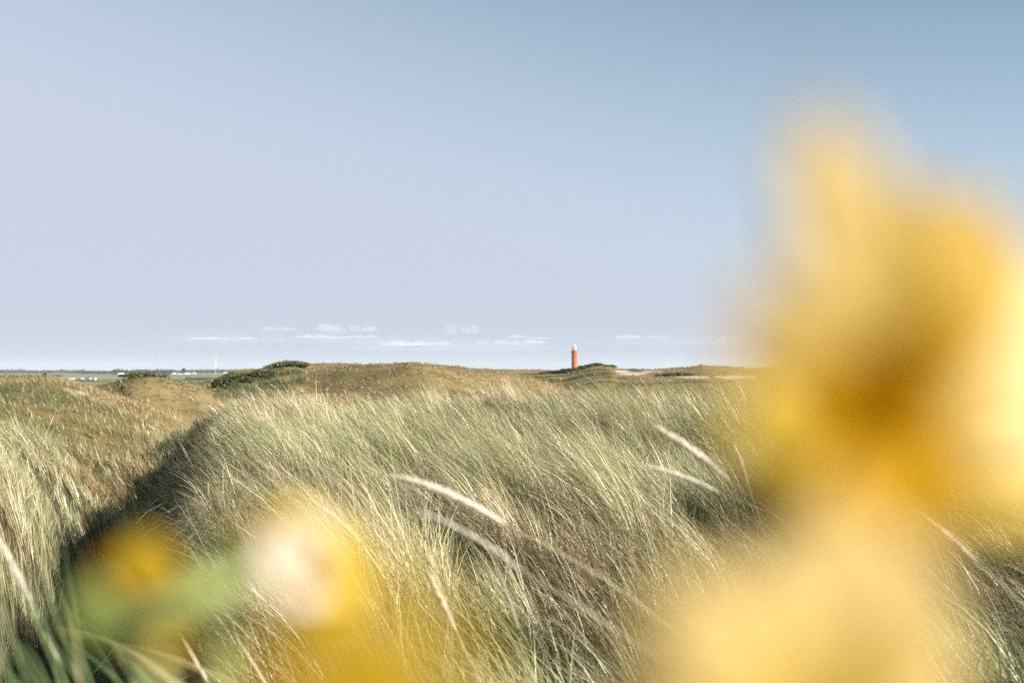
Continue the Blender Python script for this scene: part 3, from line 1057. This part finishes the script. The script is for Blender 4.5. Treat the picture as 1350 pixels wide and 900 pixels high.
def shrub(u, y, w, hgt, label, cat='shrub', ca=DKG, cb=MDG, n=7, per=320, size=0.28, name='dune_shrub', depth=None, group=None, z=None):
    x = (u - 675) / FPX * y
    z0 = gz(x, y) if z is None else z
    dp = depth or w * 0.6
    lobes = []
    for k in range(n):
        lx_ = (-0.5 + (k + 0.5) / n) * w + random.uniform(-.06, .06) * w
        e_ = 1 - (2 * lx_ / w) ** 2 * 0.65
        hh = hgt * e_ * random.uniform(0.7, 1.1)
        lobes.append((lx_, random.uniform(-.3, .3) * dp, hh * 0.45, w / n * random.uniform(0.7, 1.1), dp * 0.35, hh * 0.55))
    co, q, cl = leaf_cloud(lobes, per, size, ca, cb)
    o = grid_mesh(name, co, q, M_SHRUB, False, cols=cl)
    o.location = (x, y, z0)
    tag(o, label, cat, group)
    return o


def shrub_on(u, v, y, w, hpx, label, **k):
    """a shrub whose foot is at photo row v"""
    z = ZC + (HOR - v) / FPX * y
    x = (u - 675) / FPX * y
    g = gz(x, y)
    return shrub(u, y, w, hpx / FPX * y + max(0, z - g), label, **k)


shrub_on(733, 494, 300, 9, 3.2, 'dark green shrub in front of the lighthouse foot, left of the tower')
shrub_on(762, 495, 295, 9, 4.4, 'dark green shrub directly below the lighthouse tower')
shrub_on(786, 490, 318, 9.5, 5.5, 'broad dark shrub crowning the dune top right of the lighthouse', n=9)
shrub_on(805, 487, 322, 3.2, 3.6, 'small dark bush on the right shoulder of the shrub topped dune')
shrub_on(345, 492, 150, 5.5, 6, 'dark green bush on the left face of the highest grassy dune', size=0.16, per=420)
shrub_on(312, 498, 140, 4.0, 5.5, 'dark bush low on the left foot of the highest grassy dune', size=0.16, per=420)
shrub_on(385, 486, 158, 5.0, 7, 'green bush near the top of the highest grassy dune', size=0.16, per=420, cb=np.array([.11, .12, .04]))
shrub_on(188, 499, 116, 4.5, 5, 'green bush on top of the small dune before the polder', size=0.13, per=420, cb=np.array([.12, .14, .045]))
shrub_on(160, 512, 98, 2.4, 7, 'dark bush in the dip beside the sandy track', size=0.12, per=300)
shrub_on(296, 503, 135, 3.0, 6, 'dark bush at the lowest left foot of the highest grassy dune', size=0.15, per=420)
shrub_on(648, 498, 190, 9, 2.5, 'long low dark bush on the brown dunes left of the lighthouse shrubs', size=0.18)
shrub_on(890, 494, 250, 9, 3, 'dark low shrub line on the far dunes right of the sand patch', size=0.2)


def tree(u, y, hgt, label, cw=None, group=None, dark=1.0):
    x = (u - 675) / FPX * y
    e = empty('tree', (x, y, gz(x, y)))
    tag(e, label, 'tree', group)
    v, f = lathe([(hgt * .03, -0.3), (hgt * .022, hgt * .3), (hgt * .008, hgt * .8)], 8)
    mesh_obj('trunk', v, f, M_BARK, e, True)
    cw = cw or hgt * 0.7
    lobes = [(random.uniform(-.3, .3) * cw, random.uniform(-.3, .3) * cw, hgt * random.uniform(.38, .85), cw * .3, cw * .3, hgt * .17) for k in range(9)]
    co, q, cl = leaf_cloud(lobes, 150, hgt * 0.05, DKG * dark, MDG * dark)
    c_ = grid_mesh('crown', co, q, M_SHRUB, False, cols=cl)
    c_.parent = e
    return e


tree(60, 1700, 11, 'lone dark tree standing on the polder above the white farm sheds')
tree(152, 2500, 17, 'dark rounded tree beside the pale farmhouse at the end of the wood')
tree(243, 3300, 22, 'tall tree over the far village, left of the mast')
tree(36, 1900, 8, 'low bushy tree left of the lone dark tree', cw=22)
tree(75, 1850, 7, 'low wide bush tree right of the lone dark tree', cw=20)


def wood(u0, u1, y, hgt, n, label, name='wood', per=60):
    lobes = []
    for k in range(n):
        u = u0 + (u1 - u0) * (k + random.random()) / n
        yy = y * random.uniform(0.97, 1.05)
        x = (u - 675) / FPX * yy
        hh = hgt * random.uniform(0.7, 1.15) * (0.85 + 0.3 * float(vnoise(np.array([u * 0.05]), np.array([3.0]), 5)[0]))
        lobes.append((x, yy, hh * 0.5, hgt * .5, hgt * .5, hh * 0.55))
    co, q, cl = leaf_cloud(lobes, per, hgt * 0.13, DKG * 0.55, MDG * 0.5)
    o = grid_mesh(name, co, q, M_SHRUB, False, cols=cl)
    o['kind'] = 'stuff'
    tag(o, label, 'wood')


wood(-200, 112, 4300, 16, 210, 'long far wood along the horizon at the left edge')
wood(108, 152, 3700, 12, 45, 'far wood continuing along the horizon behind the pale farmhouse')
wood(150, 226, 3300, 16, 75, 'taller far wood above the small green dune')
wood(226, 330, 4600, 16, 110, 'thin far wood beside the mast, fading blue')
wood(560, 1500, 6500, 14, 160, 'very faint wood on the horizon behind the lighthouse', per=40)


def hedge(u0, u1, y, hgt, label):
    x0 = (u0 - 675) / FPX * y; x1 = (u1 - 675) / FPX * y
    n = max(6, int((x1 - x0) / 3))
    w = x1 - x0
    lobes = [((k + .5) / n * w - w / 2, random.uniform(-.6, .6), hgt * .45, w / n * .8, 1.5, hgt * random.uniform(.45, .6)) for k in range(n)]
    co, q, cl = leaf_cloud(lobes, 110, 0.5, DKG, MDG * .8)
    o = grid_mesh('hedge', co, q, M_SHRUB, False, cols=cl)
    o.location = ((x0 + x1) / 2, y, gz((x0 + x1) / 2, y))
    tag(o, label, 'hedge')


hedge(96, 129, 1340, 3.2, 'dark clipped hedge in front of the white farmhouse')
hedge(244, 280, 1450, 6.0, 'dark tall hedge at the edge of the pale field near the mast')
hedge(30, 52, 1900, 4.0, 'dark hedge in the grey field left of the lone tree')

# ------------------------------------------------------------------ farm buildings
M_WALL = simple_mat('whitewashed_wall', (0.74, 0.72, 0.68), 0.8, 0.08, 0.4)
M_ROOFW = simple_mat('pale_sheet_roof', (0.62, 0.62, 0.60), 0.6, 0.08, 0.3)
M_ROOFR = simple_mat('brown_tile_roof', (0.20, 0.12, 0.09), 0.8, 0.2, 0.6)
M_ROOFG = simple_mat('grey_tile_roof', (0.17, 0.17, 0.18), 0.8, 0.2, 0.6)


def house(u, y, w, dp, eave, rid, label, roofm, rz=0.0, cat='house', name='farmhouse', group=None, nwin=3, gables=()):
    x = (u - 675) / FPX * y
    e = empty(name, (x, y, gz(x, y)), rz)
    tag(e, label, cat, group)
    hw, hd = w / 2, dp / 2
    V = [(-hw, -hd, -.3), (hw, -hd, -.3), (hw, hd, -.3), (-hw, hd, -.3), (-hw, -hd, eave), (hw, -hd, eave), (hw, hd, eave), (-hw, hd, eave), (-hw, 0, rid), (hw, 0, rid)]
    F = [(0, 1, 5, 4), (2, 3, 7, 6), (1, 2, 6, 9, 5), (3, 0, 4, 8, 7), (0, 3, 2, 1)]
    Vw, Fw = list(V), list(F)
    Vr, Fr = [], []
    ov = 0.35; th = 0.22

    def slab(a, b, c_, d):
        o = len(Vr)
        n = Vector(b) - Vector(a); n = n.cross(Vector(d) - Vector(a)).normalized() * th
        for p in (a, b, c_, d):
            Vr.append(tuple(Vector(p) + n * 0.15))
        for p in (a, b, c_, d):
            Vr.append(tuple(Vector(p) + n * 1.15))
        Fr.extend([(o, o + 3, o + 2, o + 1), (o + 4, o + 5, o + 6, o + 7), (o, o + 1, o + 5, o + 4), (o + 1, o + 2, o + 6, o + 5), (o + 2, o + 3, o + 7, o + 6), (o + 3, o, o + 4, o + 7)])
    k = (rid - eave) / hd * ov
    slab((-hw - ov, -hd - ov, eave - k), (hw + ov, -hd - ov, eave - k), (hw + ov, 0, rid), (-hw - ov, 0, rid))
    slab((hw + ov, hd + ov, eave - k), (-hw - ov, hd + ov, eave - k), (-hw - ov, 0, rid), (hw + ov, 0, rid))
    for (gx, gw, gh) in gables:
        o = len(Vw)
        y1 = -hd - 1.2
        Vw += [(gx - gw, y1, -.3), (gx + gw, y1, -.3), (gx + gw, 0, -.3), (gx - gw, 0, -.3), (gx - gw, y1, eave), (gx + gw, y1, eave), (gx + gw, 0, eave), (gx - gw, 0, eave), (gx, y1, gh), (gx, 0, gh)]
        Fw += [(o, o + 1, o + 5, o + 8, o + 4), (o + 1, o + 2, o + 6, o + 5), (o + 3, o, o + 4, o + 7)]
        kk = (gh - eave) / gw * ov
        slab((gx - gw - ov, 0, eave - kk), (gx - gw - ov, y1 - ov, eave - kk), (gx, y1 - ov, gh), (gx, 0, gh))
        slab((gx + gw + ov, y1 - ov, eave - kk), (gx + gw + ov, 0, eave - kk), (gx, 0, gh), (gx, y1 - ov, gh))
    mesh_obj('wall', Vw, Fw, M_WALL, e)
    mesh_obj('roof', Vr, Fr, roofm, e)
    if nwin:
        for i in range(nwin):
            wx = -hw + w * (i + .5) / nwin
            if any(abs(wx - gx) < gw + .5 for gx, gw, gh in gables):
                yy = -hd - 1.2
            else:
                yy = -hd
            v, f = box(wx, yy - 0.02, eave * .55, min(1.6, w / nwin * .5), 0.12, eave * .42)
            mesh_obj('window', v, f, M_DARK, e)
    return e


house(117, 1400, 20, 9, 3.0, 5.6, 'white farmhouse with two front gables behind the dark hedge', M_ROOFR, 0.0, nwin=5, gables=((-5.5, 3.2, 6.2), (5.8, 3.0, 6.0)))
house(95, 1400, 6.5, 6, 3.4, 4.0, 'small white boxy shed left of the gabled farmhouse', M_ROOFW, 0.1, 'shed', 'farm_shed', nwin=1)
house(74, 1420, 8.5, 6, 2.0, 2.6, 'long low white shed, leftmost of the white farm buildings', M_ROOFW, 0.0, 'shed', 'farm_shed', nwin=2)
house(160, 2600, 14, 9, 3.5, 7.0, 'pale farmhouse at the end of the wood by the green field', M_ROOFW, 0.2, nwin=3)
house(169, 2620, 7, 7, 3.5, 6.5, 'narrow pale barn just right of the pale farmhouse by the wood', M_ROOFG, 0.2, 'barn', 'barn', nwin=1)
VG = 'white houses of the far village'
for (u, y, w, rd, lb) in ((229, 3500, 15, 7, 'pale house at the left end of the far village'), (238, 3300, 14, 6, 'low white house in front of the far village'),
                          (247, 3450, 18, 7.5, 'widest white house in the far village'), (256, 3700, 13, 7, 'pale house at the right end of the far village'), (298, 3900, 16, 9, 'white house alone to the right of the mast')):
    house(u, y, w, 11, rd * .55, rd, lb, M_ROOFG if u % 2 else M_ROOFR, 0.15, group=VG, nwin=3)
M_SILO = M_WHITE
for (u, hgt, lb) in ((158, 17, 'leftmost white silo above the horizon wood'), (164, 20, 'tallest white silo above the horizon wood'), (170, 16, 'rightmost white silo above the horizon wood')):
    y = 5200
    v, f = lathe([(3.2, -.5), (3.2, hgt - 3), (2.3, hgt - 1), (0.4, hgt)], 16)
    o = mesh_obj('silo', v, f, M_SILO, None, True)
    x = (u - 675) / FPX * y
    o.location = (x, y, gz(x, y))
    tag(o, lb, 'silo', 'white silos on the horizon')

# mast
y = 3600.0; x = (284.5 - 675) / FPX * y
HM = (HOR - 468) / FPX * y + ZC
e = empty('radio_mast', (x, y, gz(x, y)))
tag(e, 'thin tall white mast standing on the flat land at the left', 'mast')
bx = []
for k in range(3):
    t = 2 * PI * k / 3
    bx.append((1.1 * math.cos(t), 1.1 * math.sin(t), HM / 2, 0.32, 0.32, HM))
for k in range(22):
    bx.append((0, 0, HM * (k + .5) / 22, 2.0, 2.0, 0.3))
v, f = boxes(bx)
mesh_obj('lattice_shaft', v, f, M_WHITE, e)
v, f = boxes([(0, 0, HM * .62, 2.6, 2.6, 4.0)])
mesh_obj('antenna_drum', v, f, M_WHITE, e)
v, f = lathe([(0.5, HM), (0.15, HM + 6)], 8)
mesh_obj('aerial', v, f, M_GREYM, e)

# ------------------------------------------------------------------ clouds, far out
def cloud_mat(dens=0.00032):
    m, nt, out = new_mat('cloud_vapour')
    vs = nt.nodes.new('ShaderNodeVolumePrincipled')
    vs.inputs['Color'].default_value = (1, 1, 1, 1)
    vs.inputs['Density'].default_value = dens
    vs.inputs['Anisotropy'].default_value = 0.0
    nt.links.new(vs.outputs[0], out.inputs['Volume'])
    return m


M_CLOUD = cloud_mat()
M_VEIL = cloud_mat(0.000010)


def cloud(u0, u1, v_top, v_bot, label, seed, y=60000.0, gap=0.6, mat=None):
    x0 = (u0 - 675) / FPX * y; x1 = (u1 - 675) / FPX * y
    zb = ZC + (HOR - v_bot) / FPX * y; zt = ZC + (HOR - v_top) / FPX * y
    w = x1 - x0; dp = w * 0.45
    nx, ny = 120, 44
    gx = np.linspace(-w / 2, w / 2, nx); gy = np.linspace(-dp / 2, dp / 2, ny)
    X, Y = np.meshgrid(gx, gy, indexing='ij')
    e = 1 - (2 * X / w) ** 2 - (2 * Y / dp) ** 2 * 0.9
    hgt = zt - zb
    env = np.clip(e, 0, 1) ** 0.6
    rc = np.random.default_rng(seed)
    n = fbm(X / hgt * 1.6 + seed * 10, Y / hgt * 1.6, seed, 3)
    T = 0.10 * hgt * env
    for k in range(int(8 + 3 * w / hgt)):
        cx = rc.uniform(-0.46, 0.46) * w; cy = rc.uniform(-0.4, 0.4) * dp
        big = gap + 0.6 * (1 - (2 * cx / w) ** 2) * rc.uniform(0.3, 1.0)
        rr = np.clip(big, 0.15, 1.0) * hgt
        q = 1 - ((X - cx) ** 2 + (Y - cy) ** 2) / (1.25 * rr) ** 2
        T = np.maximum(T, rr * np.sqrt(np.clip(q, 0, 1)) * (1 + 0.25 * n))
    B = -0.10 * hgt * env * (1 + 0.5 * n)
    T = np.where(e <= 0, 0.5, np.maximum(T, 0.5)); B = np.where(e <= 0, -0.5, np.minimum(B, -0.5))
    co = np.concatenate([np.stack([X, Y, T], -1).reshape(-1, 3), np.stack([X, Y, B], -1).reshape(-1, 3)])
    i, j = np.meshgrid(np.arange(nx - 1), np.arange(ny - 1), indexing='ij')
    a = (i * ny + j).ravel()
    n1 = nx * ny
    q = [np.stack([a, a + ny, a + ny + 1, a + 1], 1), n1 + np.stack([a, a + 1, a + ny + 1, a + ny], 1)]
    k = np.arange(nx - 1) * ny
    q.append(np.stack([k, n1 + k, n1 + k + ny, k + ny], 1))
    k2 = k + ny - 1
    q.append(np.stack([k2, k2 + ny, n1 + k2 + ny, n1 + k2], 1))
    k = np.arange(ny - 1)
    q.append(np.stack([k, k + 1, n1 + k + 1, n1 + k], 1))
    k2 = k + (nx - 1) * ny
    q.append(np.stack([k2, n1 + k2, n1 + k2 + 1, k2 + 1], 1))
    o = grid_mesh('cloud', co, np.vstack(q), mat or M_CLOUD, True)
    o.location = ((x0 + x1) / 2, y, zb)
    o['kind'] = 'structure'
    return o


rcl = random.Random(11)
for (a_, b_, c_, d_, k) in ((180, 560, 432, 450, 71), (420, 760, 434, 460, 72), (760, 1060, 436, 452, 73)):
    cloud(a_, b_, c_, d_, '', k, y=80000 + 4000 * (k - 70), gap=.3, mat=M_VEIL)
for k, (uc, vb, w_, h_, n_) in enumerate(((372, 436, 46, 8, 3), (462, 438, 62, 14, 4), (448, 446, 90, 6, 3), (614, 441, 42, 15, 3), (668, 455, 76, 14, 4),
                                          (560, 455, 90, 9, 3), (845, 446, 60, 6, 2), (968, 447, 40, 5, 1), (290, 447, 90, 6, 3), (700, 446, 50, 7, 2))):
    for j in range(n_):
        c_ = uc + (j - (n_ - 1) / 2) * w_ / n_ + rcl.uniform(-.12, .12) * w_
        ww = w_ / n_ * rcl.uniform(1.0, 2.1)
        hh = h_ * rcl.uniform(0.45, 1.0)
        v0 = vb - rcl.uniform(0, 0.25) * h_
        cloud(c_ - ww / 2, c_ + ww / 2, v0 - hh, v0, '', 10 * k + j + 1, y=58000 + 3500 * j + 900 * k, gap=rcl.uniform(.05, .3))

# ------------------------------------------------------------------ haze over the flat land
def haze():
    m, nt, out = new_mat('haze')
    v = nt.nodes.new('ShaderNodeVolumePrincipled')
    v.inputs['Color'].default_value = (0.80, 0.88, 1.0, 1)
    v.inputs['Density'].default_value = 0.000045
    nt.links.new(v.outputs[0], out.inputs['Volume'])
    H = 15000.0
    vv, ff = box(0, 0, 55.0, 2 * H, 2 * H, 116.0)
    o = mesh_obj('haze', vv, ff, m)
    o['kind'] = 'stuff'
    tag(o, 'thin pale blue haze hanging over the far flat land', 'haze')


haze()

# ------------------------------------------------------------------ light and air
SUN_EL, SUN_AZ = R(27), R(118)      # azimuth measured from +Y (view) clockwise to the right
w = bpy.data.worlds.new('World')
S.world = w
w.use_nodes = True
nt = w.node_tree
bg = nt.nodes['Background']
sk = nt.nodes.new('ShaderNodeTexSky')
sk.sky_type = 'NISHITA'
sk.sun_disc = False
sk.sun_elevation = SUN_EL
sk.sun_rotation = SUN_AZ
sk.altitude = 10
sk.air_density = 0.6
sk.dust_density = 0.5
sk.ozone_density = 5.0
# a thin milky veil that thickens towards the horizon and away from the sun
N = nt.nodes.new
tc = N('ShaderNodeTexCoord')
sx = N('ShaderNodeSeparateXYZ')
nt.links.new(tc.outputs['Generated'], sx.inputs[0])


def mth(op, a, b, clamp=False):
    n = N('ShaderNodeMath'); n.operation = op; n.use_clamp = clamp
    for k, v in enumerate((a, b)):
        if isinstance(v, (int, float)):
            n.inputs[k].default_value = v
        else:
            nt.links.new(v, n.inputs[k])
    return n.outputs[0]


veil = mth('SUBTRACT', mth('SUBTRACT', 1.29, mth('MULTIPLY', sx.outputs[0], 0.70)), mth('MULTIPLY', sx.outputs[2], 2.6), True)
ml = N('ShaderNodeVectorMath'); ml.operation = 'MULTIPLY'
ml.inputs[1].default_value = (1.49, 1.29, 0.83)
nt.links.new(sk.outputs[0], ml.inputs[0])
mx = N('ShaderNodeMix'); mx.data_type = 'RGBA'
nt.links.new(veil, mx.inputs[0])
nt.links.new(ml.outputs[0], mx.inputs[6])
mx.inputs[7].default_value = (2.78, 3.06, 3.66, 1)
nt.links.new(mx.outputs[2], bg.inputs[0])
bg.inputs[1].default_value = 0.097

sd = bpy.data.lights.new('sun', 'SUN')
sd.energy = 4.8
sd.angle = R(0.53)
sd.color = (1.0, 0.90, 0.77)
so = bpy.data.objects.new('sun', sd)
C.objects.link(so)
sdir = Vector((math.sin(SUN_AZ) * math.cos(SUN_EL), math.cos(SUN_AZ) * math.cos(SUN_EL), math.sin(SUN_EL)))
so.rotation_euler = sdir.to_track_quat('Z', 'Y').to_euler()
so.location = (30, -20, 60)

# ------------------------------------------------------------------ render settings
S.view_settings.view_transform = 'Standard'
S.view_settings.look = 'None'
S.view_settings.gamma = 1
S.view_settings.use_curve_mapping = False
S.view_settings.exposure = 1.12
S.render.engine = 'CYCLES'
S.cycles.use_denoising = False
S.cycles.max_bounces = 6
S.cycles.diffuse_bounces = 3
S.cycles.transmission_bounces = 3
S.cycles.volume_bounces = 1
